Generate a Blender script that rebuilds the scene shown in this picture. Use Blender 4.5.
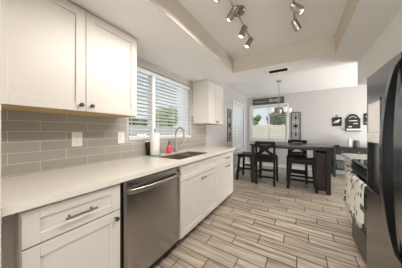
import bpy, bmesh, math, random
from mathutils import Vector, Matrix
from math import sin, cos, pi, radians as R
random.seed(7)
S = bpy.context.scene
for o in list(bpy.data.objects): bpy.data.objects.remove(o, do_unlink=True)
COL = S.collection

# ------------------------------------------------------------ camera
TH = math.atan(99/160.0)
cam = bpy.data.cameras.new('camera'); co = bpy.data.objects.new('camera', cam); COL.objects.link(co)
co.location = (0, 0, 1.226); co.rotation_euler = (pi/2, 0, TH)
cam.sensor_width = 36; cam.lens = 160/402*36; cam.shift_y = -3/402.0
cam.clip_start = 0.02; cam.clip_end = 200
S.camera = co

# ------------------------------------------------------------ world, sun, big lights, exposure
W = bpy.data.worlds.new('sky'); S.world = W; W.use_nodes = True
wn = W.node_tree.nodes; wl = W.node_tree.links; wn.clear()
tc = wn.new('ShaderNodeTexCoord'); sep = wn.new('ShaderNodeSeparateXYZ'); wl.new(tc.outputs['Generated'], sep.inputs[0])
ramp = wn.new('ShaderNodeValToRGB'); wl.new(sep.outputs['Z'], ramp.inputs[0])
ramp.color_ramp.elements[0].position = 0.0; ramp.color_ramp.elements[0].color = (0.92, 0.96, 1, 1)
ramp.color_ramp.elements[1].position = 0.55; ramp.color_ramp.elements[1].color = (0.66, 0.81, 1, 1)
bg = wn.new('ShaderNodeBackground'); wl.new(ramp.outputs[0], bg.inputs[0]); bg.inputs[1].default_value = 0.75
wo = wn.new('ShaderNodeOutputWorld'); wl.new(bg.outputs[0], wo.inputs[0])
sun = bpy.data.lights.new('sun', 'SUN'); sun.energy = 2.2; sun.angle = 0.02; sun.color = (1, 0.95, 0.86)
so = bpy.data.objects.new('sun', sun); COL.objects.link(so); so.rotation_euler = (R(28), R(26), 0)

def lamp(name, kind, loc, energy, color=(1, .93, .84), size=.1, rot=None, spot=None, size_y=None):
    l = bpy.data.lights.new(name, kind); l.energy = energy; l.color = color
    if kind == 'AREA':
        l.size = size
        if size_y: l.shape = 'RECTANGLE'; l.size_y = size_y
    else: l.shadow_soft_size = size
    if spot: l.spot_size = R(spot); l.spot_blend = .35
    o = bpy.data.objects.new(name, l); COL.objects.link(o); o.location = loc
    if rot: o.rotation_euler = rot
    return o
# unseen fill lights added: one behind the camera, one right of the dining corner
lamp('rear_fill_light', 'AREA', (0.3, -3.0, 1.0), 74, (.97, .985, 1), 2.6, (R(135), 0, 0), None, 1.6)
lamp('dining_fill_light', 'AREA', (3.35, 4.5, 1.0), 165, (.98, .99, 1), 1.8, (0, R(126), 0), None, 2.2)

VS = S.view_settings; VS.view_transform = 'Standard'; VS.look = 'None'; VS.gamma = 1; VS.use_curve_mapping = False
VS.exposure = 0.34

# ------------------------------------------------------------ materials
def lin(c):
    return tuple((v/255/12.92 if v/255 <= .04045 else ((v/255+.055)/1.055)**2.4) for v in c) + (1,)
class NT:
    def __init__(s, name):
        s.m = bpy.data.materials.new(name); s.m.use_nodes = True
        s.t = s.m.node_tree; s.t.nodes.clear()
        s.out = s.n('ShaderNodeOutputMaterial'); s.b = s.n('ShaderNodeBsdfPrincipled'); s.l(s.b.outputs[0], s.out.inputs[0])
    def n(s, k, **kw):
        o = s.t.nodes.new(k)
        for a, v in kw.items(): setattr(o, a, v)
        return o
    def l(s, a, b): s.t.links.new(a, b)
    def math(s, op, a, b=None, c=None):
        o = s.n('ShaderNodeMath', operation=op)
        for i, v in enumerate((a, b, c)):
            if v is None: continue
            if isinstance(v, (int, float)): o.inputs[i].default_value = v
            else: s.l(v, o.inputs[i])
        return o.outputs[0]
    def mix(s, fac, a, b):
        o = s.n('ShaderNodeMix', data_type='RGBA')
        for i, v in ((0, fac), (6, a), (7, b)):
            if isinstance(v, (int, float)): o.inputs[i].default_value = v
            elif isinstance(v, tuple): o.inputs[i].default_value = v
            else: s.l(v, o.inputs[i])
        return o.outputs[2]
    def noise(s, scale, detail=3, stretch=None, rough=.5):
        c = s.n('ShaderNodeTexCoord'); t = s.n('ShaderNodeTexNoise')
        t.inputs['Scale'].default_value = scale; t.inputs['Detail'].default_value = detail; t.inputs['Roughness'].default_value = rough
        if stretch:
            mp = s.n('ShaderNodeMapping'); mp.inputs['Scale'].default_value = stretch
            s.l(c.outputs['Object'], mp.inputs[0]); s.l(mp.outputs[0], t.inputs['Vector'])
        else: s.l(c.outputs['Object'], t.inputs['Vector'])
        return t.outputs['Fac']
    def bump(s, h, strength=.1, dist=.01):
        b = s.n('ShaderNodeBump'); b.inputs['Strength'].default_value = strength; b.inputs['Distance'].default_value = dist
        s.l(h, b.inputs['Height']); s.l(b.outputs[0], s.b.inputs['Normal'])
def mat(name, col, rough=.5, metal=0, var=.08, scale=6, bump=0, stretch=None, spec=None, emit=None, estr=0):
    t = NT(name); c = lin(col)
    f = t.noise(scale, 4, stretch)
    c2 = tuple(max(0, v*(1-var)) for v in c[:3]) + (1,); c3 = tuple(min(1, v*(1+var)) for v in c[:3]) + (1,)
    t.l(t.mix(f, c2, c3), t.b.inputs['Base Color'])
    t.b.inputs['Roughness'].default_value = rough; t.b.inputs['Metallic'].default_value = metal
    if spec is not None: t.b.inputs['Specular IOR Level'].default_value = spec
    if bump: t.bump(f, bump)
    if emit: t.b.inputs['Emission Color'].default_value = lin(emit); t.b.inputs['Emission Strength'].default_value = estr
    return t.m
M = {}
M['wall'] = mat('wall_paint', (200, 197, 193), .75, var=.02, scale=40, bump=.03)
M['ceiling'] = mat('ceiling_paint', (240, 238, 234), .8, var=.02, scale=60, bump=.08)
M['white'] = mat('cabinet_white', (224, 218, 210), .38, var=.015, scale=4)
M['trim'] = mat('trim_white', (238, 238, 236), .45, var=.01)
M['blind'] = mat('blind_white', (238, 240, 240), .5, var=.01)
M['vent'] = mat('vent_white', (248, 248, 248), .4, var=.01)
M['nickel'] = mat('brushed_nickel', (178, 170, 160), .28, 1, var=.1, scale=30, stretch=(1, 1, 8))
M['steel'] = mat('stainless_steel', (168, 166, 164), .24, 1, var=.06, scale=20, stretch=(1, 1, 40))
M['sinksteel'] = mat('sink_steel', (150, 140, 127), .42, .55, var=.06, scale=20, stretch=(1, 30, 1))
M['fridge'] = mat('stainless_fridge', (138, 137, 136), .24, 1, var=.05, scale=14, stretch=(1, 30, 1))
M['rangesteel'] = mat('dark_stainless', (112, 112, 112), .4, 1, var=.06, scale=20, stretch=(1, 1, 40))
M['tray'] = mat('tray_side_beige', (206, 197, 182), .8, var=.02, scale=60, bump=.08)  # tray sides in a darker beige than the ceiling
M['pull'] = mat('dark_nickel', (112, 102, 92), .32, 1, var=.1, scale=30)
M['black'] = mat('black_plastic', (18, 18, 19), .3, var=.1)
M['gloss'] = mat('black_glass', (10, 10, 11), .06, var=.1)
M['dark'] = mat('dark_gap', (40, 34, 28), .8)
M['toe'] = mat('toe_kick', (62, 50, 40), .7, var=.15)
M['raw'] = mat('raw_plywood', (196, 168, 122), .7, var=.15, scale=20, stretch=(30, 2, 2))
M['chair'] = mat('espresso_wood', (24, 22, 21), .5, var=.25, spec=.25, scale=10, stretch=(1, 1, 6))
M['table'] = mat('walnut_wood', (52, 39, 33), .4, var=.3, spec=.35, scale=8, stretch=(6, 1, .6))
M['tabletop'] = mat('dark_table_top', (58, 48, 42), .22, var=.3, scale=8, stretch=(1, 8, 1))
M['leather'] = mat('black_leather', (22, 21, 21), .45, spec=.35, var=.15, scale=40, bump=.1)
M['console'] = mat('teal_black_wood', (40, 47, 47), .5, var=.25, scale=9)
M['iron'] = mat('wrought_iron', (52, 50, 48), .55, .4, var=.2, scale=20)
M['signgrey'] = mat('sign_board', (88, 87, 86), .7, var=.15, scale=8, stretch=(1, 6, 12))
M['panelgrey'] = mat('pewter_grey', (104, 106, 106), .6, .2, var=.15, scale=20)
M['letter'] = mat('white_letters', (225, 225, 222), .6)
M['paper'] = mat('paper_towel', (243, 240, 234), .9, var=.02, scale=90, bump=.15)
M['pink'] = mat('pink_soap', (232, 78, 98), .2, var=.05)
M['red'] = mat('pump_red', (150, 30, 45), .3)
M['green'] = mat('green_base', (120, 160, 140), .3)
M['plate'] = mat('outlet_white', (240, 236, 228), .4, var=.01)
M['ceramic'] = mat('white_ceramic', (228, 228, 224), .3)
M['greyc'] = mat('grey_candle', (92, 92, 92), .5)
M['leaf'] = mat('leaf_green', (112, 138, 62), .6, var=.5, scale=3)
M['leafdark'] = mat('leaf_dark', (70, 96, 52), .6, var=.5, scale=3)
M['bark'] = mat('bark', (98, 80, 62), .9, var=.3, scale=12, bump=.4)
M['block'] = mat('block_wall', (206, 196, 178), .9, var=.1, scale=5)
M['ground'] = mat('gravel', (190, 178, 160), .95, var=.2, scale=30)
M['stucco'] = mat('stucco', (190, 186, 180), .9, var=.06, scale=20, bump=.2)
M['roof'] = mat('roof_tile', (150, 140, 132), .9, var=.2, scale=8)
M['bulb'] = mat('lit_bulb', (255, 244, 225), .4, emit=(255, 240, 215), estr=6)

def glass(name, col=(1, 1, 1), rough=0):
    t = NT(name); t.t.nodes.remove(t.b)
    tr = t.n('ShaderNodeBsdfTransparent'); tr.inputs[0].default_value = col + (1,)
    gl = t.n('ShaderNodeBsdfGlossy'); gl.inputs['Roughness'].default_value = .02
    mx = t.n('ShaderNodeMixShader'); mx.inputs[0].default_value = .05; t.l(tr.outputs[0], mx.inputs[1]); t.l(gl.outputs[0], mx.inputs[2])
    t.l(mx.outputs[0], t.out.inputs[0]); return t.m
M['glass'] = glass('window_glass', (.97, .99, .99))
def frosted():
    t = NT('frosted_shade')
    t.b.inputs['Base Color'].default_value = (.95, .94, .92, 1); t.b.inputs['Roughness'].default_value = .4
    t.b.inputs['Transmission Weight'].default_value = .3
    t.b.inputs['Emission Color'].default_value = lin((255, 246, 232)); t.b.inputs['Emission Strength'].default_value = .12
    f = t.noise(30); t.bump(f, .03); return t.m
M['frost'] = frosted()

def floor_mat():
    t = NT('wood_look_plank_tile')
    c = t.n('ShaderNodeTexCoord'); s = t.n('ShaderNodeSeparateXYZ'); t.l(c.outputs['Object'], s.inputs[0])
    x, y = s.outputs[0], s.outputs[1]
    v = t.math('DIVIDE', t.math('ADD', y, -2.28+.155*40), .155)
    row = t.math('FLOOR', v); fv = t.math('SUBTRACT', v, row)
    u = t.math('DIVIDE', t.math('SUBTRACT', t.math('ADD', x, .286+.24*40), t.math('MULTIPLY', row, .24)), .61)
    cell = t.math('FLOOR', u); fu = t.math('SUBTRACT', u, cell)
    du = t.math('MULTIPLY', t.math('MINIMUM', fu, t.math('SUBTRACT', 1, fu)), .61)
    dv = t.math('MULTIPLY', t.math('MINIMUM', fv, t.math('SUBTRACT', 1, fv)), .155)
    d = t.math('MINIMUM', du, dv)
    grout = t.math('LESS_THAN', d, .0042)
    cb = t.n('ShaderNodeCombineXYZ'); t.l(row, cb.inputs[0]); t.l(cell, cb.inputs[1])
    wn_ = t.n('ShaderNodeTexWhiteNoise', noise_dimensions='2D'); t.l(cb.outputs[0], wn_.inputs['Vector'])
    rnd = wn_.outputs['Value']
    cb2 = t.n('ShaderNodeCombineXYZ')
    t.l(t.math('ADD', t.math('MULTIPLY', x, 1.6), t.math('MULTIPLY', rnd, 37)), cb2.inputs[0])
    t.l(t.math('MULTIPLY', y, 24), cb2.inputs[1]); t.l(t.math('MULTIPLY', rnd, 11), cb2.inputs[2])
    g = t.n('ShaderNodeTexNoise'); g.inputs['Scale'].default_value = 1.0; g.inputs['Detail'].default_value = 5; g.inputs['Roughness'].default_value = .62
    t.l(cb2.outputs[0], g.inputs['Vector'])
    rp = t.n('ShaderNodeValToRGB'); t.l(g.outputs['Fac'], rp.inputs[0]); e = rp.color_ramp.elements
    e[0].position = .34; e[0].color = lin((136, 121, 105)); e[1].position = .62; e[1].color = lin((206, 193, 176))
    m2 = e.new(.48) if hasattr(e, 'new') else None
    m2.color = lin((182, 167, 149))
    hs = t.n('ShaderNodeHueSaturation'); t.l(rp.outputs[0], hs.inputs['Color'])
    t.l(t.math('ADD', t.math('MULTIPLY', rnd, .36), .80), hs.inputs['Value'])
    t.l(t.mix(grout, hs.outputs[0], lin((70, 56, 45))), t.b.inputs['Base Color'])
    t.b.inputs['Roughness'].default_value = .36
    hgt = t.math('MINIMUM', t.math('DIVIDE', d, .004), 1.0)
    t.bump(hgt, .35, .002); return t.m
M['floor'] = floor_mat()

def tile_mat():
    t = NT('grey_subway_tile')
    c = t.n('ShaderNodeTexCoord'); s = t.n('ShaderNodeSeparateXYZ'); t.l(c.outputs['Object'], s.inputs[0])
    cb = t.n('ShaderNodeCombineXYZ')
    t.l(t.math('ADD', s.outputs[1], -.07), cb.inputs[0]); t.l(t.math('ADD', s.outputs[2], -1.148+.0755*20), cb.inputs[1])
    b = t.n('ShaderNodeTexBrick'); t.l(cb.outputs[0], b.inputs['Vector'])
    b.offset = .5; b.offset_frequency = 2; b.squash = 1
    b.inputs['Scale'].default_value = 1; b.inputs['Brick Width'].default_value = .32; b.inputs['Row Height'].default_value = .0755
    b.inputs['Mortar Size'].default_value = .0016; b.inputs['Mortar Smooth'].default_value = .2; b.inputs['Bias'].default_value = 0
    b.inputs['Color1'].default_value = lin((172, 166, 157)); b.inputs['Color2'].default_value = lin((164, 158, 149)); b.inputs['Mortar'].default_value = lin((214, 208, 198))
    t.l(b.outputs['Color'], t.b.inputs['Base Color'])
    t.l(t.math('ADD', t.math('MULTIPLY', b.outputs['Fac'], .5), .13), t.b.inputs['Roughness'])
    n = t.noise(9, 2)
    t.bump(t.math('SUBTRACT', t.math('MULTIPLY', n, .6), b.outputs['Fac']), .12, .004); return t.m
M['tile'] = tile_mat()

def quartz():
    t = NT('white_quartz'); a = t.noise(260, 2); b = t.noise(14, 5)
    sp = t.math('GREATER_THAN', a, .66)
    base = t.mix(b, lin((226, 220, 208)), lin((240, 235, 226)))
    t.l(t.mix(t.math('MULTIPLY', sp, .35), base, lin((150, 138, 120))), t.b.inputs['Base Color'])
    t.b.inputs['Roughness'].default_value = .22; return t.m
M['quartz'] = quartz()
def wallblock():
    t = NT('painted_block_wall')
    c = t.n('ShaderNodeTexCoord'); b = t.n('ShaderNodeTexBrick'); s = t.n('ShaderNodeSeparateXYZ'); t.l(c.outputs['Object'], s.inputs[0])
    cb = t.n('ShaderNodeCombineXYZ'); t.l(t.math('ADD', s.outputs[0], s.outputs[1]), cb.inputs[0]); t.l(s.outputs[2], cb.inputs[1]); t.l(cb.outputs[0], b.inputs['Vector'])
    b.inputs['Scale'].default_value = 1; b.inputs['Brick Width'].default_value = .4; b.inputs['Row Height'].default_value = .2; b.inputs['Mortar Size'].default_value = .008
    b.inputs['Color1'].default_value = lin((222, 212, 192)); b.inputs['Color2'].default_value = lin((214, 204, 186)); b.inputs['Mortar'].default_value = lin((186, 176, 160))
    t.l(b.outputs['Color'], t.b.inputs['Base Color']); t.b.inputs['Roughness'].default_value = .9; return t.m
M['block'] = wallblock()
def towel_mat():
    t = NT('printed_tea_towel')
    c = t.n('ShaderNodeTexCoord')
    mp = t.n('ShaderNodeMapping'); mp.inputs['Scale'].default_value = (1, 1, .75); t.l(c.outputs['Object'], mp.inputs[0])
    v = t.n('ShaderNodeTexVoronoi'); v.inputs['Scale'].default_value = 17; v.inputs['Randomness'].default_value = .5; t.l(mp.outputs[0], v.inputs['Vector'])
    n = t.noise(45, 3)
    blob = t.math('MULTIPLY', t.math('LESS_THAN', v.outputs['Distance'], .42), t.math('GREATER_THAN', n, .43))
    t.l(t.mix(blob, lin((222, 218, 206)), lin((72, 76, 64))), t.b.inputs['Base Color'])
    t.b.inputs['Roughness'].default_value = .95; return t.m
M['towel'] = towel_mat()

# ------------------------------------------------------------ mesh helpers
class MB:
    def __init__(s): s.bm = bmesh.new()
    def box(s, x0, x1, y0, y1, z0, z1, bev=0, rot=None, piv=None):
        r = bmesh.ops.create_cube(s.bm, size=1); vs = r['verts']
        for v in vs: v.co = Vector(((x0+x1)/2+v.co.x*(x1-x0), (y0+y1)/2+v.co.y*(y1-y0), (z0+z1)/2+v.co.z*(z1-z0)))
        if bev:
            es = list({e for v in vs for e in v.link_edges})
            rr = bmesh.ops.bevel(s.bm, geom=es, offset=bev, segments=2, affect='EDGES', profile=.5)
            vs = list({v for f in rr['faces'] for v in f.verts} | {v for v in vs if v.is_valid})
        if rot is not None: bmesh.ops.rotate(s.bm, verts=vs, cent=piv or ((x0+x1)/2, (y0+y1)/2, (z0+z1)/2), matrix=rot)
        return s
    def bar(s, a, b, w, d, bev=.003, up=(0, 0, 1)):
        a, b = Vector(a), Vector(b); L = (b-a).length; z = (b-a).normalized(); u = Vector(up)
        if abs(z.dot(u)) > .97: u = Vector((0, 1, 0))
        x = u.cross(z).normalized(); y = z.cross(x)
        t = MB(); t.box(-w/2, w/2, -d/2, d/2, 0, L, bev)
        m = Matrix((x, y, z)).transposed().to_4x4(); m.translation = a
        t.bm.transform(m); s.merge(t); return s
    def merge(s, t):
        me = bpy.data.meshes.new('tmp'); t.bm.to_mesh(me); s.bm.from_mesh(me); bpy.data.meshes.remove(me); t.bm.free()
    def cyl(s, a, b, r, r2=None, n=20, cap=True):
        a, b = Vector(a), Vector(b); d = b-a
        m = d.to_track_quat('Z', 'Y').to_matrix().to_4x4(); m.translation = (a+b)/2
        bmesh.ops.create_cone(s.bm, cap_ends=cap, segments=n, radius1=r, radius2=r if r2 is None else r2, depth=d.length, matrix=m); return s
    def ball(s, c, r, sc=(1, 1, 1), sub=2):
        m = Matrix.Translation(c) @ Matrix.Diagonal((*sc, 1)); bmesh.ops.create_icosphere(s.bm, subdivisions=sub, radius=r, matrix=m); return s
    def lathe(s, prof, c=(0, 0, 0), n=24, axis=None):
        c = Vector(c); q = Vector(axis).to_track_quat('Z', 'Y') if axis else None
        rings = []
        for r, z in prof:
            ring = []
            for i in range(n):
                p = Vector((max(r, .0002)*cos(2*pi*i/n), max(r, .0002)*sin(2*pi*i/n), z))
                if q: p = q @ p
                ring.append(s.bm.verts.new(p+c))
            rings.append(ring)
        for a, b in zip(rings, rings[1:]):
            for i in range(n): s.bm.faces.new((a[i], a[(i+1) % n], b[(i+1) % n], b[i]))
        return s
    def tube(s, pts, r, n=10, closed=False):
        pts = [Vector(p) for p in pts]; N = len(pts); rings = []; prev = None
        for i, p in enumerate(pts):
            if closed: d = pts[(i+1) % N]-pts[i-1]
            else: d = pts[min(i+1, N-1)]-pts[max(i-1, 0)]
            d.normalize()
            if prev is None:
                u = Vector((0, 0, 1)) if abs(d.z) < .9 else Vector((1, 0, 0)); x = u.cross(d).normalized()
            else: x = (prev-d*prev.dot(d)).normalized()
            prev = x; y = d.cross(x)
            rr = r(i/(N-1)) if callable(r) else r
            rings.append([s.bm.verts.new(p+x*rr*cos(2*pi*k/n)+y*rr*sin(2*pi*k/n)) for k in range(n)])
        rg = list(zip(rings, rings[1:]))
        if closed: rg.append((rings[-1], rings[0]))
        for a, b in rg:
            for k in range(n): s.bm.faces.new((a[k], a[(k+1) % n], b[(k+1) % n], b[k]))
        if not closed:
            s.bm.faces.new(rings[0][::-1]); s.bm.faces.new(rings[-1])
        return s
    def prism(s, pts, axis, a, b):
        # polygon pts in the plane normal to axis, extruded from a to b
        def P(p, t):
            return {'x': (t, p[0], p[1]), 'y': (p[0], t, p[1]), 'z': (p[0], p[1], t)}[axis]
        A = [s.bm.verts.new(P(p, a)) for p in pts]; B = [s.bm.verts.new(P(p, b)) for p in pts]
        s.bm.faces.new(A); s.bm.faces.new(B[::-1]); n = len(pts)
        for i in range(n): s.bm.faces.new((A[i], B[i], B[(i+1) % n], A[(i+1) % n]))
        return s
ORI = {}
def setp(o, label=None, cat=None, group=None, kind=None):
    for k, v in (('label', label), ('category', cat), ('group', group), ('kind', kind)):
        if v: o[k] = v
    return o
def build(name, mb, m, parent=None, smooth=None, org=None):
    bm = mb.bm; bmesh.ops.recalc_face_normals(bm, faces=bm.faces)
    if smooth is not None:
        for f in bm.faces: f.smooth = True
    if parent is None:
        if org is None:
            xs = [v.co.x for v in bm.verts]; ys = [v.co.y for v in bm.verts]; zs = [v.co.z for v in bm.verts]
            org = Vector(((min(xs)+max(xs))/2, (min(ys)+max(ys))/2, min(zs)))
    else: org = ORI[parent.name]
    org = Vector(org)
    bm.transform(Matrix.Translation(-org))
    me = bpy.data.meshes.new(name); bm.to_mesh(me); bm.free(); me.materials.append(m if not isinstance(m, str) else M[m])
    if smooth is not None:
        try: me.set_sharp_from_angle(angle=R(smooth))
        except Exception: pass
    o = bpy.data.objects.new(name, me); COL.objects.link(o)
    if parent is None: o.location = org
    else: o.parent = parent
    ORI[o.name] = org
    return o
def thing(name, loc, label, cat, group=None, rz=0):
    o = bpy.data.objects.new(name, None); COL.objects.link(o); o.location = loc; o.rotation_euler = (0, 0, rz); o.empty_display_size = .1
    ORI[o.name] = Vector((0, 0, 0)) if rz is None else Vector(loc)
    return setp(o, label, cat, group)
def local(name, loc, label, cat, group=None, rz=0):
    o = thing(name, loc, label, cat, group, rz); ORI[o.name] = Vector((0, 0, 0)); return o
def dup(root, loc, rz, label, group=None):
    r = root.copy(); COL.objects.link(r); r.location = loc; r.rotation_euler = (0, 0, rz); r['label'] = label
    if group: r['group'] = group
    for ch in list(root.children):
        c = ch.copy(); COL.objects.link(c); c.parent = r
        for g in list(ch.children):
            d = g.copy(); COL.objects.link(d); d.parent = c
    return r
def struct(name, mb, m, parent=None, smooth=None):
    o = build(name, mb, m, parent, smooth, org=(0, 0, 0) if parent is None else None)
    if parent is None: o['kind'] = 'structure'
    return o

# ------------------------------------------------------------ setting
WX = -1.684; FY = 5.98; CZ = 2.46; SZ = 2.133; SY = 2.87; RX = 1.30; BY = -3.2; DX = 3.4
struct('floor', MB().box(WX-.1, DX, BY, FY+.1, -.1, 0), 'floor')
def wall_with_holes(axis, t0, t1, a0, a1, z0, z1, holes):
    mb = MB(); As = sorted({a0, a1} | {h[0] for h in holes} | {h[1] for h in holes}); Zs = sorted({z0, z1} | {h[2] for h in holes} | {h[3] for h in holes})
    for i in range(len(As)-1):
        for k in range(len(Zs)-1):
            ca, cz = (As[i]+As[i+1])/2, (Zs[k]+Zs[k+1])/2
            if any(h[0] < ca < h[1] and h[2] < cz < h[3] for h in holes): continue
            if axis == 'x': mb.box(t0, t1, As[i], As[i+1], Zs[k], Zs[k+1])
            else: mb.box(As[i], As[i+1], t0, t1, Zs[k], Zs[k+1])
    bmesh.ops.remove_doubles(mb.bm, verts=mb.bm.verts, dist=1e-5)
    return mb
KW = (1.13, 2.36, 1.12, 2.03); LW = (4.52, 5.62, .60, 2.08); FW = (-1.53, -.37, .93, 2.10)
struct('wall_left', wall_with_holes('x', WX-.14, WX, BY, FY, 0, 2.6, [KW, LW]), 'wall')
struct('wall_far', wall_with_holes('y', FY, FY+.14, WX-.14, DX+.14, 0, 2.6, [FW]), 'wall')
struct('wall_right', MB().box(RX, RX+.12, BY, 3.05, 0, 2.6), 'wall')
struct('wall_dining_right', MB().box(DX, DX+.12, 3.05, FY, 0, 2.6), 'wall')
# near wall return at the left edge of the frame
struct('wall_near', MB().box(WX, -1.02, -.02, .124, 0, SZ), 'white')
# ceiling: lowered kitchen soffit with a raised tray, higher dining ceiling
TX0, TX1, TY0, TY1, TZ = -.89, .35, -.6, 2.395, 2.345
cm = MB()
for b in ((WX, TX0, BY, SY), (TX1, DX, BY, SY), (TX0, TX1, TY1, SY), (TX0, TX1, BY, TY0)):
    cm.box(b[0], b[1], b[2], b[3], SZ, CZ+.14)
cm.box(TX0, TX1, TY0, TY1, TZ, CZ+.14)
cm.box(WX, DX, SY, FY, CZ, CZ+.14)
struct('ceiling', cm, 'ceiling')
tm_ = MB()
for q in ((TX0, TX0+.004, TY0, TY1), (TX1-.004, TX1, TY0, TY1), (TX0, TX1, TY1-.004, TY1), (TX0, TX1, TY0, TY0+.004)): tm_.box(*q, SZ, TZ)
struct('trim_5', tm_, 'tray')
struct('wall_bulkhead', MB().box(.64, RX, .2, SY-.01, 1.82, SZ), 'ceiling')
struct('baseboard_left', MB().box(WX, WX+.014, 2.86, FY, 0, .10, .003), 'trim')
struct('baseboard_far', MB().box(WX+.014, DX, FY-.014, FY, 0, .10, .003), 'trim')
# backsplash tile, cut round the window
struct('wall_backsplash', wall_with_holes('x', WX, WX+.010, .124, 2.92, .914, 1.375, [(KW[0]-.03, KW[1]+.03, 1.105, 1.5)]), 'tile')
struct('trim_1', MB().box(WX, WX+.013, 2.92, 2.928, .914, 1.375), 'trim')

def window(name, axis, hole, t_in, t_out, mullions, sill=True, fr=.045):
    a0, a1, z0, z1 = hole; tm = t_in+(t_out-t_in)*.55; lo, hi = sorted((tm-.02, tm+.02))
    def bx(mb, a, b, c, d, l=lo, h=hi, bev=.003):
        mb.box(l, h, a, b, c, d, bev) if axis == 'x' else mb.box(a, b, l, h, c, d, bev)
    f = MB(); bx(f, a0, a0+fr, z0, z1); bx(f, a1-fr, a1, z0, z1); bx(f, a0+fr, a1-fr, z0, z0+fr); bx(f, a0+fr, a1-fr, z1-fr, z1)
    for m in mullions: bx(f, m-.025, m+.025, z0+fr, z1-fr)
    o = struct(name, f, 'trim')
    g = MB(); bx(g, a0+fr, a1-fr, z0+fr, z1-fr, tm-.003, tm+.003, 0); build('window_pane', g, 'glass', o)
    if sill:
        l, h = sorted((t_in+(t_out-t_in)*-.12, tm)); s = MB(); bx(s, a0, a1, z0, z0+.018, l, h); build('window_sill', s, 'trim', o)
    return o
window('window_1', 'x', KW, WX, WX-.14, [1.515])
window('window_2', 'y', FW, FY, FY+.14, [-.93])
window('window_3', 'x', LW, WX, WX-.14, [5.07])
def casing(name, axis, hole, t0, t1, w=.07):
    a0, a1, z0, z1 = hole; m = MB()
    for a, b, c, d in ((a0-w, a0, z0-w, z1+w), (a1, a1+w, z0-w, z1+w), (a0, a1, z1, z1+w), (a0, a1, z0-w, z0)):
        m.box(t0, t1, a, b, c, d, .004) if axis == 'x' else m.box(a, b, t0, t1, c, d, .004)
    struct(name, m, 'trim')
casing('trim_2', 'y', FW, FY-.018, FY, .05)
casing('trim_3', 'x', LW, WX, WX+.018, .05)

# ------------------------------------------------------------ blinds
def blind(axis, a0, a1, z0, z1, t, tilt, label, pitch=.048, depth=.05, group=None, sgn=1):
    c = (t, (a0+a1)/2, z0) if axis == 'x' else ((a0+a1)/2, t, z0)
    r = thing('window_blind', c, label, 'blind', group)
    def bx(mb, a, b, l, h, c_, d, bev=.003, rot=None):
        return mb.box(l, h, a, b, c_, d, bev, rot) if axis == 'x' else mb.box(a, b, l, h, c_, d, bev, rot)
    hr = MB(); bx(hr, a0, a1, t-.03, t+.03, z1-.055, z1, .005); build('headrail', hr, 'blind', r)
    br = MB(); bx(br, a0+.004, a1-.004, t-.025, t+.025, z0, z0+.018, .004); build('bottom_rail', br, 'blind', r)
    sl = MB(); z = z0+.05
    while z < z1-.065:
        rot = Matrix.Rotation(tilt*sgn, 3, 'Y' if axis == 'x' else 'X')
        bx(sl, a0+.004, a1-.004, t-depth/2, t+depth/2, z-.0015, z+.0015, 0, rot); z += pitch
    build('slats', sl, 'blind', r)
    for k in (.15, .85):
        a = a0+(a1-a0)*k; m = MB(); bx(m, a-.002, a+.002, t-.003, t+.003, z0, z1-.05, 0); build('cord', m, 'blind', r)
    return r
BX = WX-.035
blind('x', 1.14, 1.485, 1.142, 2.02, BX, R(-14), 'white slatted blind over the left pane of the kitchen window, partly behind the wall cabinet')
blind('x', 1.545, 2.02, 1.142, 2.02, BX, R(-14), 'white slatted blind with open slats over the middle of the kitchen window, tree behind it')
blind('x', 2.03, 2.35, 1.142, 2.02, BX, R(-40), 'white slatted blind with more closed slats at the right end of the kitchen window')
# slim stile between the blinds and the dark head gap
struct('trim_4', MB().box(WX-.05, WX-.004, 1.488, 1.542, 1.14, 2.02, .004), 'trim')
blind('x', 4.53, 5.61, .63, 2.07, BX, R(-42), 'white slatted blind on the left dining wall beside the dark scroll panel', pitch=.05)
blind('y', -1.52, -.955, .955, 2.09, FY+.04, R(3), 'open white blind on the left half of the far dining window', pitch=.07)
blind('y', -.905, -.38, .955, 2.09, FY+.04, R(3), 'open white blind on the right half of the far dining window', pitch=.07)

# ------------------------------------------------------------ cabinets
def shaker(mb, xf, sg, y0, y1, z0, z1, rail=.06, th=.02, g=.002):
    y0 += g; y1 -= g; z0 += g; z1 -= g
    a, b = sorted((xf-sg*th, xf)); p, q = sorted((xf-sg*th, xf-sg*.009))
    rr = min(rail, (z1-z0)*.28)
    mb.box(a, b, y0, y0+rail, z0, z1, .0015); mb.box(a, b, y1-rail, y1, z0, z1, .0015)
    mb.box(a, b, y0+rail, y1-rail, z0, z0+rr, .0015); mb.box(a, b, y0+rail, y1-rail, z1-rr, z1, .0015)
    mb.box(p, q, y0+rail-.002, y1-rail+.002, z0+rr-.002, z1-rr+.002)
    return mb
def knob(x, sg, y, z, parent):
    m = MB(); m.lathe([(.0, 0), (.009, 0), (.007, .004), (.005, .012), (.013, .018), (.0155, .024), (.012, .030), (0, .031)], (x, y, z), 16, (sg, 0, 0))
    return build('knob', m, 'pull', parent, 40)
def pull(x, sg, y0, y1, z, parent, r=.006, off=.032):
    m = MB(); m.cyl((x+sg*off, y0, z), (x+sg*off, y1, z), r, n=12)
    for y in (y0+.022, y1-.022): m.cyl((x, y, z), (x+sg*off, y, z), r*.8, n=10)
    return build('handle', m, 'pull', parent, 40)
def body(x0, x1, y0, y1, z0, z1):
    return MB().box(x0, x1, y0, y1, z0, z1, .001)
UF = -1.354
t = thing('wall_cabinet', (-1.52, .56, 1.37), 'white two-door shaker wall cabinet in the left foreground above the outlets', 'cabinet')
build('body', body(WX+.001, UF-.021, .126, 1.0, 1.378, SZ-.006), 'white', t)
build('bottom_panel', MB().box(WX+.012, UF-.024, .128, .998, 1.366, 1.378), 'raw', t)
for y0, y1, ky in ((.126, .562, .528), (.562, 1.0, .598)):
    d = build('door', shaker(MB(), UF, 1, y0, y1, 1.37, SZ-.012), 'white', t); knob(UF, 1, ky, 1.415, d)
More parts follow.
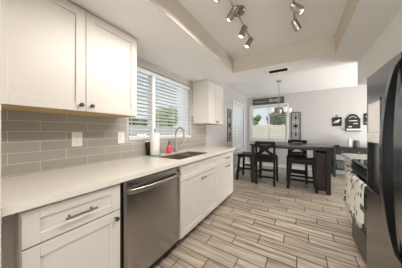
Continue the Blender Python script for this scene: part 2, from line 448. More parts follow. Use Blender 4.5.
t = thing('wall_cabinet', (-1.52, 2.75, 1.37), 'small white two-door wall cabinet right of the kitchen window, over the counter end', 'cabinet')
build('body', body(WX+.001, UF-.021, 2.44, 3.07, 1.368, SZ-.006), 'white', t)
build('bottom_panel', MB().box(WX+.012, UF-.024, 2.442, 3.068, 1.356, 1.368), 'raw', t)
for y0, y1, ky in ((2.44, 2.755, 2.72), (2.755, 3.07, 2.79)):
    d = build('door', shaker(MB(), UF, 1, y0, y1, 1.36, SZ-.02, .055), 'white', t); knob(UF, 1, ky, 1.40, d)

BF = -1.055
def base(y0, y1, label, x1=BF, sink=False):
    t = thing('base_cabinet', ((WX+x1)/2, (y0+y1)/2, 0), label, 'cabinet')
    m = body(WX+.001, x1-.021, y0 if y0 > .2 else .182, y1, .09, .66 if sink else .876)
    if sink: m.box(WX+.001, x1-.021, y0, y0+.018, .66, .876).box(WX+.001, x1-.021, y1-.018, y1, .66, .876).box(x1-.04, x1-.021, y0+.018, y1-.018, .66, .876)
    build('body', m, 'white', t)
    build('toe_kick', MB().box(WX+.001, x1-.085, y0, y1, 0, .09), 'toe', t)
    return t
t = base(.126, .655, 'white base cabinet with one drawer over a door at the left of the dishwasher')
build('filler_strip', MB().box(BF-.13, BF-.11, .126, .182, .09, .873), 'white', t)
d = build('drawer', shaker(MB(), BF, 1, .184, .648, .690, .858, .06), 'white', t); pull(BF, 1, .335, .485, .772, d)
d = build('door', shaker(MB(), BF, 1, .184, .648, .095, .685), 'white', t); knob(BF, 1, .612, .640, d)
t = base(1.29, 2.208, 'white base cabinet under the sink with two knobbed doors, right of the dishwasher', sink=True)
for y0, y1 in ((1.302, 1.754), (1.754, 2.206)): build('false_drawer', shaker(MB(), BF, 1, y0, y1, .690, .858, .055), 'white', t)
for y0, y1, ky in ((1.302, 1.754, 1.72), (1.754, 2.206, 1.788)):
    d = build('door', shaker(MB(), BF, 1, y0, y1, .095, .685), 'white', t); knob(BF, 1, ky, .635, d)
t = base(2.21, 2.85, 'white base cabinet at the far counter end with two bar handles, nearest the dining table')
d = build('drawer', shaker(MB(), BF, 1, 2.212, 2.847, .690, .858, .06), 'white', t); pull(BF, 1, 2.45, 2.63, .775, d)
d = build('door', shaker(MB(), BF, 1, 2.212, 2.847, .095, .685), 'white', t); pull(BF, 1, 2.45, 2.63, .640, d)

# countertop with a sink cut-out
CX = -1.03; SK = (-1.46, -1.11, 1.35, 2.02)
cm = MB()
for x0, x1, y0, y1 in ((WX+.011, SK[0], .126, 2.86), (SK[1], CX, .126, 2.86), (SK[0], SK[1], .126, SK[2]), (SK[0], SK[1], SK[3], 2.86)):
    cm.box(x0, x1, y0, y1, .876, .914)
bmesh.ops.remove_doubles(cm.bm, verts=cm.bm.verts, dist=1e-5)
setp(build('countertop', cm, 'quartz'), 'long white quartz countertop running under the kitchen window', 'countertop')
# undermount double sink
t = thing('kitchen_sink', (-1.32, 1.71, .70), 'stainless double-bowl undermount sink set in the white countertop', 'sink')
def bowl(y0, y1, nm):
    m = MB(); x0, x1 = SK[0]+.007, SK[1]-.007; zt, zb = .912, .73; w = .006
    m.box(x0-w, x0, y0-w, y1+w, zb, zt); m.box(x1, x1+w, y0-w, y1+w, zb, zt); m.box(x0, x1, y0-w, y0, zb, zt); m.box(x0, x1, y1, y1+w, zb, zt); m.box(x0-w, x1+w, y0-w, y1+w, zb-.004, zb+.002)
    b = build('bowl', m, 'sinksteel', t)
    k = MB().cyl(((x0+x1)/2, (y0+y1)/2, zb+.001), ((x0+x1)/2, (y0+y1)/2, zb+.006), .04, n=20); build('drain', k, 'nickel', b, 30)
bowl(SK[2]+.007, 1.675, 'bowl'); bowl(1.695, SK[3]-.007, 'bowl')
build('divider', MB().box(SK[0]+.007, SK[1]-.007, 1.6812, 1.6888, .74, .908, .002).box(SK[0]+.007, SK[1]-.007, 1.669, 1.701, .9122, .9146, .001), 'steel', t)
# faucet
fx, fy = -1.60, 1.86
t = thing('faucet', (fx, fy, .914), 'tall brushed nickel gooseneck faucet behind the sink', 'faucet')
build('base_plate', MB().lathe([(0, 0), (.03, 0), (.028, .012), (.02, .02), (.019, .10), (.016, .11), (0, .112)], (fx, fy, .914)), 'nickel', t, 40)
pts = [(fx, fy, 1.02)]+[(fx, fy, 1.02+.045*i) for i in range(1, 4)]
for i in range(13):
    a = pi*i/12; pts.append((fx+.10-.10*cos(a), fy-.03*(1-cos(a)), 1.175+.10*sin(a)))
pts += [(fx+.20, fy-.06, 1.15)]
build('spout', MB().tube(pts, .011), 'nickel', t, 60)
build('spray_head', MB().lathe([(0, 0), (.013, 0), (.018, -.05), (.017, -.085), (0, -.086)], (fx+.20, fy-.06, 1.155)), 'nickel', t, 40)
build('lever', MB().cyl((fx, fy+.015, .985), (fx+.01, fy+.05, 1.0), .012, .010).cyl((fx+.01, fy+.05, 1.0), (fx+.05, fy+.085, 1.045), .007, .005).cyl((fx+.05, fy+.085, 1.045), (fx+.05, fy+.085, 1.02), .012, .012), 'nickel', t, 40)
# soap
sx, sy = -1.55, 1.66
t = thing('soap_bottle', (sx, sy, .914), 'pink soap bottle with a dark red pump beside the faucet', 'soap bottle')
build('bottle', MB().lathe([(0, 0), (.034, 0), (.037, .01), (.037, .075), (.03, .10), (.016, .115), (.014, .125), (0, .126)], (sx, sy, .914)), 'pink', t, 50)
p = build('pump', MB().cyl((sx, sy, 1.037), (sx, sy, 1.058), .016).cyl((sx, sy, 1.058), (sx, sy, 1.08), .005), 'red', t, 40)
build('nozzle', MB().lathe([(0, 0), (.013, 0), (.014, .012), (0, .015)], (sx, sy, 1.078)).cyl((sx, sy, 1.086), (sx+.035, sy-.01, 1.083), .005), 'red', p, 40)
# paper towel on a holder
px_, py_ = -1.545, 1.40
t = thing('paper_towel_holder', (px_, py_, .914), 'paper towel holder with a round greenish base left of the sink', 'paper towel holder')
build('base', MB().lathe([(0, 0), (.082, 0), (.085, .006), (.08, .014), (0, .016)], (px_, py_, .914), 32), 'green', t, 40)
build('post', MB().cyl((px_, py_, .929), (px_, py_, 1.235), .007), 'nickel', t, 40)
build('finial', MB().ball((px_, py_, 1.242), .013), 'nickel', t, 60)
setp(build('paper_towel_roll', MB().lathe([(.02, 0), (.054, 0), (.056, .003), (.056, .270), (.054, .273), (.02, .273), (.02, 0)], (px_, py_, .9305), 36), 'paper', None, 40), 'white paper towel roll standing on its holder left of the sink', 'paper towel')
setp(build('cutting_board', MB().box(-.012, .012, -.05, .05, 0, .17, .006, Matrix.Rotation(R(-12), 3, 'Y'), (0, 0, 0)), 'table', None, None, (0, 0, 0)), 'small dark wooden board leaning on the backsplash behind the paper towel roll', 'cutting board').location = (-1.636, 1.405, .9166)
# outlets
def outlet(y, z, w, label, n):
    x = WX+.010; t = thing('wall_outlet', (x, y, z), label, 'outlet')
    build('plate', MB().box(x, x+.006, y-w/2, y+w/2, z-.062, z+.062, .002), 'plate', t)
    for i in range(n):
        yy = y+(i-(n-1)/2)*.0
        for dz in (-.022, .022):
            s = build('socket', MB().lathe([(0, 0), (.017, 0), (.016, .002), (0, .0021)], (x+.006, yy, z+dz), 18, (1, 0, 0)), 'plate', t, 30)
            k = MB()
            for dy in (-.006, .006): k.box(x+.0079, x+.0083, yy+dy-.0012, yy+dy+.0012, z+dz-.003, z+dz+.006)
            k.cyl((x+.0079, yy, z+dz-.008), (x+.0083, yy, z+dz-.008), .0022, n=8)
            build('slots', k, 'black', s)
outlet(.625, 1.153, .08, 'white double outlet on the tile in the shade of the left wall cabinet', 1)
y, z, x = 1.035, 1.153, WX+.010
t = thing('light_switch', (x, y, z), 'white switch plate on the lit tile between the left wall cabinet and the window', 'light switch')
build('plate', MB().box(x, x+.006, y-.038, y+.038, z-.062, z+.062, .002), 'plate', t)
build('rocker', MB().box(x+.006, x+.010, y-.016, y+.016, z-.032, z+.032, .0015), 'plate', t)

# dishwasher
t = thing('dishwasher', (-1.3, .97, 0), 'stainless steel dishwasher with a curved bar handle under the counter', 'dishwasher')
build('tub', MB().box(WX+.03, BF-.024, .662, 1.286, .11, .872), 'black', t)
build('toe_panel', MB().box(WX+.03, BF-.05, .662, 1.286, .01, .112), 'black', t)
DXF = BF+.016
dm = MB(); Z = [.115, .125, .30, .50, .70, .83, .855, .868]; ZO = [-.010, 0, .003, .004, .003, 0, -.002, -.016]
U = [0, .004, .012, .03, .06, .10, .2, .35, .5, .65, .8, .9, .94, .97, .988, .996, 1]; fr = []
for z, zo in zip(Z, ZO):
    fr.append([dm.bm.verts.new((DXF+zo-.012*abs(2*u-1)**10-.006*abs(2*u-1)**3, .674+.608*u, z)) for u in U])
for p, q in zip(fr, fr[1:]):
    for k in range(len(U)-1): dm.bm.faces.new((p[k], p[k+1], q[k+1], q[k]))
bk = [dm.bm.verts.new((BF-.024, y, z)) for y, z in ((.674, .115), (1.282, .115), (1.282, .868), (.674, .868))]
dm.bm.faces.new(fr[0]+[bk[1], bk[0]]); dm.bm.faces.new(fr[-1]+[bk[2], bk[3]])
dm.bm.faces.new([f[0] for f in fr]+[bk[3], bk[0]]); dm.bm.faces.new([f[-1] for f in fr]+[bk[2], bk[1]]); dm.bm.faces.new(bk)
d = build('door', dm, 'steel', t, 40)
h = MB(); n = 20; rings = []
for i in range(n+1):
    u = i/n; y = .692+.572*u; x = DXF+.010+.040*sin(pi*u)**.55; z = .792
    rings.append([h.bm.verts.new((x+.008*cos(2*pi*k/12), y, z+.0175*sin(2*pi*k/12))) for k in range(12)])
for p, q in zip(rings, rings[1:]):
    for k in range(12): h.bm.faces.new((p[k], p[(k+1) % 12], q[(k+1) % 12], q[k]))
h.bm.faces.new(rings[0][::-1]); h.bm.faces.new(rings[-1])
for y in (.70, 1.256): h.cyl((DXF-.002, y, .792), (DXF+.02, y, .792), .015)
build('handle', h, 'nickel', d, 50)
build('emblem', MB().cyl((DXF, 1.22, .22), (DXF+.0035, 1.22, .22), .016, n=20), 'nickel', d, 30)

# ------------------------------------------------------------ right side: refrigerator, range, end cabinet
FX = .405
t = thing('refrigerator', (.8, 1.15, 0), 'stainless side-by-side refrigerator with bow handles at the right edge', 'refrigerator')
build('body', MB().box(FX+.075, 1.26, .69, 1.585, .03, 1.60, .006), 'fridge', t)
build('grille', MB().box(FX+.05, FX+.075, .70, 1.575, .01, .095), 'black', t)
DSP = (1.355, 1.570, .815, 1.425)
dm = wall_with_holes('x', FX, FX+.07, 1.135, 1.59, .10, 1.60, [(DSP[0], DSP[1], DSP[2], DSP[3])])
dl = build('door', dm, 'fridge', t)
dr = build('door', MB().box(FX, FX+.07, .685, 1.127, .10, 1.60, .006), 'fridge', t)
ds = MB(); a, b, c, e = DSP
for q in ((a, a+.008, c, e), (b-.008, b, c, e), (a, b, c, c+.012), (a, b, e-.012, e)): ds.box(FX-.004, FX+.05, *q)
dp = build('dispenser', ds, 'steel', dl); setp(dp, 'silver dispenser frame')
build('cavity', MB().box(FX+.045, FX+.069, a+.008, b-.008, c+.012, 1.15).box(FX+.0, FX+.05, a+.008, b-.008, c+.012, c+.03), 'gloss', dp)
build('control_panel', MB().box(FX-.006, FX+.05, a+.008, b-.008, 1.15, 1.215, .004), 'ceramic', dp)
build('screen', MB().box(FX-.001, FX+.05, a+.008, b-.008, 1.217, e-.012, .002), 'plate', dp)
def bow(y0, y1, m_front, label=None):
    P = []; Q = []
    for i in range(29):
        u = i/28; z = .60+.97*u; k = min(1, sin(pi*u)**.55*1.02); P.append((FX-.061*k, z)); Q.append((FX+.004-.029*k, z))
    return MB().prism(P+Q[::-1], 'x' if False else 'y', y0, y1)
h = build('handle', bow(1.145, 1.175, None), 'fridge', dl)
build('grip_insert', bow(1.137, 1.145, None), 'black', h)
build('handle', bow(.945, 1.02, None), 'fridge', dr)

RFX = .488
t = thing('range', (.85, 1.98, 0), 'black and stainless range with towels on its oven handle, between refrigerator and end cabinet', 'range')
build('body', MB().box(RFX+.03, 1.27, 1.605, 2.365, .03, .905, .003), 'rangesteel', t)
build('cooktop', MB().prism([(RFX-.004, .885), (RFX-.008, .905), (RFX+.004, .922), (1.20, .925), (1.20, .90), (RFX+.03, .885)], 'y', 1.605, 2.365), 'gloss', t)
build('control_panel', MB().prism([(RFX+.03, .83), (RFX-.012, .835), (RFX-.006, .878), (RFX+.03, .884)], 'y', 1.605, 2.365), 'black', t)
build('trim_strip', MB().box(RFX-.012, RFX+.02, 1.605, 2.365, .818, .828, .002), 'rangesteel', t)
d = build('oven_door', MB().box(RFX-.004, RFX+.03, 1.608, 2.362, .345, .815, .004), 'rangesteel', t)
build('oven_glass', MB().box(RFX-.007, RFX+.0, 1.63, 2.34, .40, .80, .002), 'gloss', d)
h = MB().cyl((RFX-.05, 1.64, .79), (RFX-.05, 2.33, .79), .011, n=14)
for y in (1.68, 2.29): h.cyl((RFX-.05, y, .79), (RFX, y, .79), .009, n=10)
build('handle', h, 'rangesteel', d, 40)
dw = build('drawer', MB().box(RFX-.004, RFX+.03, 1.608, 2.362, .075, .325, .006), 'rangesteel', t)
build('drawer_grip', MB().prism([(RFX-.004, .30), (RFX-.018, .305), (RFX-.018, .325), (RFX-.004, .33)], 'y', 1.63, 2.34), 'rangesteel', dw)
for i, (bxp, byp) in enumerate(((.70, 1.80), (.70, 2.17), (1.02, 1.80), (1.02, 2.17))):
    m = MB().tube([(bxp+.08*cos(2*pi*k/24), byp+.08*sin(2*pi*k/24), .9245) for k in range(24)], .003, 6, True); build('burner_ring', m, 'iron', t, 60)
# tea towels over the oven handle
def tea_towel(y0, y1, zf, zb, label, skew=0):
    m = MB(); hx, hz, r = RFX-.05, .79, .0145; n = 14; rows = []
    path = [(hx+.016, zb)]+[(hx+.016, zb+(hz-zb)*k/4) for k in range(1, 4)]
    path += [(hx+r*cos(a), hz+r*sin(a)) for a in [pi*k/6 for k in range(7)]]
    path += [(hx-r-.002, hz-(hz-zf)*k/8) for k in range(1, 9)]
    for j, (px, pz) in enumerate(path):
        row = []
        for i in range(n+1):
            u = i/n; dep = max(0, (hz-pz)/(hz-zf)) if j > 8 else 0
            row.append(m.bm.verts.new((px-(.010*sin(u*9+j*.3)+.010)*dep, y0+(y1-y0)*u+skew*dep, pz-.02*dep*sin(u*3))))
        rows.append(row)
    for a, b in zip(rows, rows[1:]):
        for i in range(n): m.bm.faces.new((a[i], a[i+1], b[i+1], b[i]))
    o = build('tea_towel', m, 'towel', None, 60)
    md = o.modifiers.new('thick', 'SOLIDIFY'); md.thickness = .004; md.offset = 0
    return setp(o, label, 'towel')
tea_towel(2.07, 2.28, .50, .60, 'printed white tea towel on the far end of the oven handle')
tea_towel(1.72, 2.05, .46, .58, 'longer printed white tea towel on the oven handle, nearest the refrigerator')

t = thing('base_cabinet', (.9, 2.68, 0), 'white end cabinet beyond the range under a short white counter', 'cabinet')
RF = .530
build('body', MB().box(RF+.021, 1.29, 2.372, 2.955, .105, .876), 'white', t)
build('toe_kick', MB().box(RF+.085, 1.29, 2.372, 2.955, 0, .105), 'white', t)
d = build('drawer', shaker(MB(), RF, -1, 2.376, 2.951, .714, .868, .06), 'white', t); pull(RF, -1, 2.59, 2.74, .79, d)
d = build('door', shaker(MB(), RF, -1, 2.376, 2.951, .112, .708), 'white', t); knob(RF, -1, 2.42, .66, d)
setp(build('countertop', MB().box(.500, 1.295, 2.37, 2.975, .876, .914, .003), 'quartz'), 'short white quartz countertop beyond the range', 'countertop')

# ------------------------------------------------------------ ceiling fixtures
def track(x, ys, yc, y0, y1, aims, label, power, glow):
    t = thing('track_light', (x, yc, TZ), label, 'track light', 'ceiling track lights')
    build('canopy', MB().lathe([(0, 0), (.062, 0), (.062, -.018), (.052, -.028), (0, -.029)], (x, yc, TZ), 32), 'nickel', t, 40)
    build('stem', MB().cyl((x, yc, TZ-.028), (x, yc, TZ-.05), .010), 'nickel', t, 40)
    build('bar', MB().tube([(x, y0, TZ-.052), (x, y1, TZ-.052)], .0065, 10), 'nickel', t, 40)
    for y, a in zip(ys, aims):
        pw = power*1.4 if y < 1.3 and not glow else power
        a = Vector(a).normalized(); p = Vector((x, y, TZ-.075)); p0 = p-a*.025; p1 = p+a*.078
        m = MB().cyl((x, y, TZ-.052), p, .006, n=10)
        m.lathe([(0, 0), (.022, 0), (.029, .004), (.029, .066), (.0305, .068), (.0305, .106), (.026, .106), (.025, .095)], p0, 24, a)
        s = build('spot_head', m, 'nickel', t, 40)
        build('bulb', MB().lathe([(0, .108), (.012, .107), (.020, .101), (.0245, .094), (.0245, .088)], p0, 20, a), 'bulb', s, 60)
        l = lamp('track_bulb_light', 'SPOT', p1+a*.022, pw, (1, .96, .91), .022, Vector((-.42, -.06, -.9)).to_track_quat('-Z', 'Y').to_euler(), 128)
track(-.485, (1.08, 1.33, 1.62, 1.86), 1.44, 1.0, 1.90, [(-.65, .1, -.6), (-.62, .1, -.66), (-.36, -.05, -.8), (-.42, -.12, -.75)], 'brushed nickel track light on the left of the ceiling tray, four lit spot heads', 4.5, 1)
track(-.045, (.75, 1.15, 1.55, 1.78), 1.30, .66, 1.80, [(-.7, -.15, -.6), (-.7, -.1, -.6), (.72, .3, -.6), (.42, .5, -.75)], 'brushed nickel track light on the right of the ceiling tray, two spot heads showing', 13, 0)  # two nearest heads are out of view, added to light the backsplash
# air vent on the soffit
t = thing('air_vent', (-.28, 2.63, SZ), 'white ceiling air vent with dark slots on the soffit', 'air vent')
build('frame', MB().box(-.435, -.405, 2.545, 2.725, SZ-.014, SZ, .003).box(-.155, -.125, 2.545, 2.725, SZ-.014, SZ, .003).box(-.405, -.155, 2.545, 2.57, SZ-.014, SZ, .003).box(-.405, -.155, 2.70, 2.725, SZ-.014, SZ, .003), 'vent', t)
build('duct', MB().box(-.405, -.155, 2.57, 2.70, SZ-.001, SZ+.0005), 'dark', t)
lv = MB()
for k in range(5): lv.box(-.405, -.155, 2.578+k*.026, 2.594+k*.026, SZ-.006, SZ-.004, 0, Matrix.Rotation(R(35), 3, 'X'))
build('louvers', lv, 'toe', t)
# chandelier
cx, cy = -.44, 4.35
t = thing('chandelier', (cx, cy, CZ), 'nickel chandelier with white glass shades hanging over the dining table', 'chandelier')
build('canopy', MB().lathe([(0, 0), (.062, 0), (.058, -.018), (.02, -.03), (0, -.03)], (cx, cy, CZ)), 'nickel', t, 40)
build('rod', MB().cyl((cx, cy, CZ-.03), (cx, cy, 1.72), .007), 'nickel', t, 40)
build('hub', MB().lathe([(0, .09), (.012, .08), (.03, .04), (.034, 0), (.02, -.04), (.01, -.06), (0, -.07)], (cx, cy, 1.68)), 'nickel', t, 50)
for k in range(5):
    a = 2*pi*k/5+.35; dx, dy = cos(a), sin(a)
    P = [(cx+dx*r, cy+dy*r, z) for r, z in ((.025, 1.67), (.08, 1.63), (.14, 1.605), (.20, 1.605), (.235, 1.625), (.24, 1.65))]
    arm = build('arm', MB().tube(P, .006, 8).lathe([(0, 0), (.022, 0), (.026, .006), (.018, .018), (0, .02)], (cx+dx*.24, cy+dy*.24, 1.65)), 'nickel', t, 50)
    build('shade', MB().lathe([(.018, .018), (.03, .03), (.038, .06), (.043, .095), (.050, .125), (.047, .125), (.040, .095), (.035, .06), (.026, .034), (.012, .022)], (cx+dx*.24, cy+dy*.24, 1.65)), 'frost', arm, 60)

# ------------------------------------------------------------ dining corner
# sign over the far window
t = thing('wall_sign', (-.96, FY, 2.15), 'long grey wooden sign with white script over the far dining window', 'sign')
build('board', MB().box(-1.465, -.448, FY-.022, FY-.001, 2.155, 2.38, .003), 'signgrey', t)
def text(body_, size, loc, shear, name, parent):
    c = bpy.data.curves.new('t', 'FONT'); c.body = body_; c.size = size; c.extrude = .002; c.shear = shear
    o = bpy.data.objects.new('t', c); COL.objects.link(o); bpy.context.view_layer.update()
    me = bpy.data.meshes.new_from_object(o.evaluated_get(bpy.context.evaluated_depsgraph_get())); bpy.data.objects.remove(o, do_unlink=True)
    me.transform(Matrix.Translation(loc) @ Matrix.Rotation(pi/2, 4, 'X')); me.transform(Matrix.Translation(-ORI[parent.name]))
    me.materials.clear(); me.materials.append(M['letter']); k = bpy.data.objects.new(name, me); COL.objects.link(k); k.parent = parent; return k
text('family', .155, (-.93, FY-.0235, 2.235), .35, 'lettering', t)
sq = MB().tube([(-1.40+.42*k/60, FY-.024, 2.255+.013*sin(k*1.3)+.006*sin(k*.47)) for k in range(61)], .0035, 6); build('lettering', sq, 'letter', t, 60)
def scroll_panel(w, h, label):
    t = local('scroll_wall_panel', (0, 0, 0), label, 'wall decor', 'pair of scrolled iron wall panels')
    f = MB(); b = .03
    f.box(-w/2, -w/2+b, -.02, 0, 0, h, .003).box(w/2-b, w/2, -.02, 0, 0, h, .003).box(-w/2+b, w/2-b, -.02, 0, 0, b, .003).box(-w/2+b, w/2-b, -.02, 0, h-b, h, .003)
    build('frame', f, 'panelgrey', t)
    s = MB(); iw = w/2-b
    def spiral(cx_, cz_, r, sg, st, tr=2.6):
        return [(cx_+sg*r*(1-.8*k/26)*cos(st+k/26*tr*pi), -.010, cz_+r*(1-.8*k/26)*sin(st+k/26*tr*pi)) for k in range(27)]
    n = 3
    for i in range(n):
        zc = b+(h-2*b)*(i+.5)/n; r = iw*.46
        for sg in (-1, 1):
            s.tube(spiral(sg*iw*.5, zc+(h/n)*.20, r, sg, -pi/2, 2.0), .0035, 6); s.tube(spiral(sg*iw*.5, zc-(h/n)*.20, r, sg, pi/2, -2.0), .0035, 6)
    s.box(-.004, .004, -.014, -.006, b, h-b)
    build('scrollwork', s, 'iron', t, 60)
    ro = MB().ball((0, -.016, h/2), .05, (1, .3, 1))
    for zz in (h*.2, h*.8): ro.ball((0, -.014, zz), .03, (1, .3, 1.4))
    build('rosette', ro, 'iron', t, 60)
    return t
p = scroll_panel(.275, .90, 'dark scrolled iron wall panel on the far wall right of the dining window'); p.location = (-.112, FY-.001, .935)
dup(p, (WX+.001, 4.21, .935), pi/2, 'dark scrolled iron wall panel on the left wall beside the blind-covered window')
# wall decor on the far wall
t = thing('wall_plaque', (.905, FY, 1.37), 'small square black and white plaque hanging from a hook on the far wall', 'wall decor')
build('panel', MB().box(.80, 1.01, FY-.018, FY-.002, 1.37, 1.62, .004), 'iron', t)
for k in range(12):
    build('rim_stud', MB().ball((.83+.05*(k % 4), FY-.02, 1.41+.085*(k//4)), .02, (1, .35, 1), 1), 'iron', t, 60)
build('bird_motif', MB().ball((.90, FY-.022, 1.50), .045, (1.1, .2, .8)).ball((.945, FY-.022, 1.535), .025, (1, .3, 1)).ball((.85, FY-.022, 1.475), .03, (1.5, .2, .5)), 'letter', t, 60)
build('hook', MB().tube([(.90, FY-.008, 1.62), (.88, FY-.010, 1.66), (.90, FY-.012, 1.70), (.92, FY-.010, 1.66), (.905, FY-.008, 1.62)], .004, 6), 'iron', t, 60)
t = thing('wall_shelf', (1.235, FY, 1.21), 'dark wall rack with a rounded top on the far wall above the console table', 'wall decor')
build('back_panel', MB().box(1.085, 1.395, FY-.02, FY-.001, 1.215, 1.58, .004), 'iron', t)
arc = [(1.24+.125*cos(pi*k/14), 1.56+.135*sin(pi*k/14)) for k in range(15)]
build('arched_top', MB().prism(arc, 'y', FY-.024, FY-.002), 'iron', t)
build('ledge', MB().box(1.085, 1.395, FY-.09, FY-.02, 1.215, 1.24, .003), 'iron', t)
build('rail', MB().box(1.095, 1.385, FY-.085, FY-.078, 1.24, 1.29, .002), 'letter', t)
m = MB().box(1.14, 1.22, FY-.03, FY-.02, 1.33, 1.36, .002).box(1.16, 1.33, FY-.03, FY-.02, 1.50, 1.52, .002).box(1.25, 1.34, FY-.03, FY-.02, 1.42, 1.44, .002)
for k in range(4): m.ball((1.18+.04*k, FY-.026, 1.60+.03*sin(k*1.05)), .016, (1, .4, 1), 1)
build('ornament', m, 'letter', t, 60)
t = thing('wall_plaque', (1.54, FY, 1.40), 'dark tall plaque on the far wall, partly hidden behind the refrigerator edge', 'wall decor')
build('panel', MB().box(1.46, 1.66, FY-.02, FY-.001, 1.39, 1.70, .004), 'iron', t)
build('ornament', MB().box(1.49, 1.63, FY-.026, FY-.02, 1.44, 1.46, .002).box(1.49, 1.63, FY-.026, FY-.02, 1.60, 1.62, .002).ball((1.56, FY-.022, 1.53), .04, (1, .3, 1)), 'letter', t, 60)

# console table
t = thing('console_table', (1.2, 5.75, 0), 'dark teal-black console table with drawers against the far wall', 'console table')
X0, X1, Y0, Y1 = .76, 1.75, 5.50, 5.93
build('table_top', MB().box(X0-.02, X1+.02, Y0-.02, Y1, .775, .805, .004), 'tabletop', t)
build('case', MB().box(X0+.05, X1-.05, Y0+.03, Y1-.02, .60, .775, .003), 'console', t)
for xa, xb in ((X0+.06, 1.07), (1.09, 1.42), (1.44, X1-.06)):
    d = build('drawer', MB().box(xa, xb, Y0+.012, Y0+.03, .615, .765, .004), 'console', t); build('knob', MB().ball(((xa+xb)/2, Y0+.0, .69), .012), 'nickel', d, 60)
for xx in (X0, X1-.05):
    for yy in (Y0, Y1-.05): build('leg', MB().box(xx, xx+.05, yy, yy+.05, 0, .775, .003), 'console', t)
build('lower_shelf', MB().box(X0+.01, X1-.01, Y0+.01, Y1-.01, .20, .225, .003), 'tabletop', t)
setp(build('trinket_dish', MB().lathe([(0, 0), (.05, 0), (.062, .03), (.058, .032), (.045, .008), (0, .008)], (.86, 5.68, .805)), 'iron', None, 50), 'small dark dish on the left end of the console table', 'dish')
setp(build('canister', MB().lathe([(0, 0), (.04, 0), (.043, .01), (.043, .17), (.036, .185), (.034, .21), (0, .212)], (1.11, 5.66, .805)), 'ceramic', None, 50), 'tall white canister on the console table beside the grey jar', 'canister')
setp(build('jar', MB().lathe([(0, 0), (.06, 0), (.066, .02), (.066, .14), (.055, .165), (.055, .175), (.048, .175), (.048, .15), (.055, .03), (0, .02)], (1.245, 5.66, .805)), 'greyc', None, 50), 'grey jar on the console table right of the white canister', 'jar')
# basket under the console
setp(build('storage_basket', MB().prism([(.85, .227), (.99, .227), (1.01, .42), (.83, .42)], 'y', 5.60, 5.85), 'greyc', None), 'grey storage basket on the lower shelf of the console table', 'basket')

# dining table
t = thing('dining_table', (-.25, 4.32, 0), 'counter-height dark wood dining table with a cupboard base at its right end', 'dining table')
TXA, TXB, TYA, TYB = -1.02, .53, 3.84, 4.84
build('table_top', MB().box(TXA, TXB, TYA, TYB, .885, .92, .005), 'tabletop', t)
build('apron', MB().box(TXA+.06, TXB-.06, TYA+.05, TYA+.075, .84, .885).box(TXA+.06, TXB-.06, TYB-.075, TYB-.05, .84, .885).box(TXA+.05, TXA+.075, TYA+.05, TYB-.05, .84, .885).box(TXB-.075, TXB-.05, TYA+.05, TYB-.05, .84, .885), 'table', t)
for xx in (TXA+.03, TXB-.10):
    for yy in (TYA+.03, TYB-.10): build('leg', MB().box(xx, xx+.07, yy, yy+.07, 0, .885, .004), 'table', t)
cbm = MB().box(.27, TXB-.06, TYA+.07, TYB-.06, .05, .80, .003)
sb = build('storage_base', cbm, 'table', t)
pn = MB().box(.275, .425, TYA+.055, TYA+.07, .06, .80, .002)
for q in ((.275, .31, .06, .80), (.39, .425, .06, .80), (.31, .39, .06, .12), (.31, .39, .74, .80)): pn.box(q[0], q[1], TYA+.045, TYA+.058, q[2], q[3], .002)
build('side_panel', pn, 'table', sb)

# X-back counter chair (local: faces +Y)
def xchair(label):
    t = local('dining_chair', (0, 0, 0), label, 'chair', 'X-back counter chairs at the dining table')
    w, d = .43, .46; hx = w/2-.022
    build('seat', MB().box(-w/2, w/2, -d/2+.01, d/2+.01, .58, .62, .012), 'chair', t)
    build('cushion', MB().box(-w/2+.015, w/2-.015, -d/2+.05, d/2, .617, .65, .012), 'leather', t)
    for sx in (-1, 1):
        build('leg', MB().bar((sx*hx, -d/2-.02, 0), (sx*hx, -d/2+.015, .62), .044, .046).bar((sx*hx, -d/2+.015, .60), (sx*hx, -d/2-.03, .985), .044, .034), 'chair', t)
        build('leg', MB().bar((sx*(hx+.005), d/2+.005, 0), (sx*hx, d/2-.02, .60), .044, .044), 'chair', t)
        build('stretcher', MB().bar((sx*hx, -d/2, .25), (sx*hx, d/2-.01, .25), .024, .045), 'chair', t)
    build('stretcher', MB().bar((-hx, d/2-.005, .24), (hx, d/2-.005, .24), .06, .05), 'chair', t)
    build('stretcher', MB().bar((-hx, -d/2-.01, .19), (hx, -d/2-.01, .19), .024, .04), 'chair', t)
    build('top_rail', MB().box(-hx, hx, -d/2-.042, -d/2-.016, .925, .988, .006), 'chair', t)
    build('lower_rail', MB().box(-hx, hx, -d/2-.012, -d/2+.012, .645, .685, .004), 'chair', t)
    for sg in (-1, 1):
        build('cross_slat', MB().bar((-sg*hx, -d/2+.001*sg, .675), (sg*hx, -d/2-.026+.001*sg, .935), .062, .016, .002, (0, 1, 0)), 'chair', t)
    for ya in (-d/2, d/2-.03): build('seat_rail', MB().box(-hx, hx, ya, ya+.02, .52, .585, .003), 'chair', t)
    return t
c = xchair('dark X-back counter chair at the near side of the table, back to the kitchen'); c.location = (-.675, 4.09, 0)
dup(c, (-.065, 4.66, 0), pi, 'dark X-back counter chair on the far side of the table, facing the kitchen')
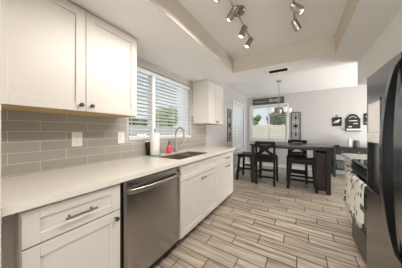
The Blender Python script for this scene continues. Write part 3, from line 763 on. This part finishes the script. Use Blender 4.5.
def stool(label):
    t = local('bar_stool', (0, 0, 0), label, 'stool', 'backless saddle stools at the dining table')
    w, d = .49, .38
    m = MB(); n = 12; top = []; 
    for i in range(n+1):
        u = -1+2*i/n; x = u*w/2; z = .605+.028*u*u
        top.append((x, z))
    build('seat', MB().prism([(x, z-.04) for x, z in top]+[(x, z) for x, z in top[::-1]], 'y', -d/2, d/2), 'chair', t)
    build('cushion', MB().prism([(x*.95, z-.002) for x, z in top]+[(x*.95, z+.022) for x, z in top[::-1]], 'y', -d/2+.01, d/2-.01), 'leather', t)
    for sx in (-1, 1):
        for sy in (-1, 1): build('leg', MB().bar((sx*.25, sy*.19, 0), (sx*.20, sy*.145, .595), .05, .05), 'chair', t)
    for sy in (-1, 1): build('stretcher', MB().bar((-.232, sy*.172, .20), (.232, sy*.172, .20), .024, .045), 'chair', t)
    for sx in (-1, 1): build('stretcher', MB().bar((sx*.222, -.165, .30), (sx*.222, .165, .30), .024, .045), 'chair', t)
    for ya in (-.15, .13): build('apron', MB().box(-.18, .18, ya, ya+.02, .53, .59, .003), 'chair', t)
    return t
c = stool('backless dark saddle stool at the near side of the table, right of the X-back chair'); c.location = (.03, 4.08, 0)
dup(c, (-1.16, 4.16, 0), pi/2, 'backless dark saddle stool at the left end of the table')

# ------------------------------------------------------------ outdoors
struct('ground', MB().box(-30, 30, -20, 40, -.3, -.12), 'ground')
setp(build('garden_wall', MB().box(-7.2, -7.0, -4, 14.2, -.12, 1.46), 'stucco'), 'pale block garden wall beyond the kitchen window', 'wall')
setp(build('garden_wall', MB().box(-7.0, 8, 12.0, 12.2, -.12, 1.62), 'block'), 'cream block garden wall beyond the far dining window', 'wall')
def tree(x, y, h, rad, lm, label, n=900, zc=None, ls=.16):
    t = thing('tree', (x, y, -.12), label, 'tree')
    build('trunk', MB().tube([(x, y, -.12), (x+.05, y, h*.35), (x-.05, y+.05, h*.7)], lambda u: .10*(1-.6*u), 8), 'bark', t, 60)
    bm = MB(); rng = random.Random(int(x*10+y*77)); zc = zc or h*.68
    blobs = [(Vector((x+rng.uniform(-.6, .6)*rad, y+rng.uniform(-.6, .6)*rad, zc+rng.uniform(-.5, .5)*rad)), rad*rng.uniform(.4, .6)) for _ in range(9)]
    for _ in range(n):
        c, r = rng.choice(blobs); v = Vector((rng.gauss(0, 1), rng.gauss(0, 1), rng.gauss(0, 1))).normalized()*r*rng.uniform(.6, 1); p = c+v
        q = Matrix.Rotation(rng.uniform(0, 6.28), 3, Vector((rng.gauss(0, 1), rng.gauss(0, 1), rng.gauss(0, 1))).normalized()); s = ls*rng.uniform(.6, 1.2)
        bm.bm.faces.new([bm.bm.verts.new(p+q @ Vector(k)*s) for k in ((-.5, 0, 0), (0, -.22, .05), (.5, 0, 0), (0, .22, .05))])
    for c, r in blobs: bm.ball(c, r*.72, sub=2)
    build('foliage', bm, lm, t)
tree(-9.6, 10.25, 3.6, 1.3, 'leaf', 'bushy yellow-green tree seen through the middle of the kitchen window', 1500, 2.35)
tree(-8.6, 6.6, 1.9, .8, 'leafdark', 'dark low shrubby tree seen through the left pane of the kitchen window', 800, 1.5)
tree(-9.5, 19.0, 3.8, 1.4, 'leafdark', 'dark green tree seen through the blind on the left dining wall', 700)
tree(-3.25, 14.0, 2.6, .55, 'leaf', 'small light green tree over the wall in the left half of the far window', 500, 2.1)
tree(-1.55, 15.2, 4.0, 1.25, 'leafdark', 'large dark green tree over the wall in the right half of the far window', 1800, 2.75)
t = thing('house', (-16, 13, -.12), 'pale neighbouring house with a low roof far behind the garden wall', 'house')
build('wall', MB().box(-18, -14, 10.6, 15.6, -.12, 1.9), 'stucco', t)
build('roof', MB().prism([(10.2, 1.9), (16.0, 1.9), (13.1, 2.5)], 'x', -18.3, -13.7), 'roof', t)
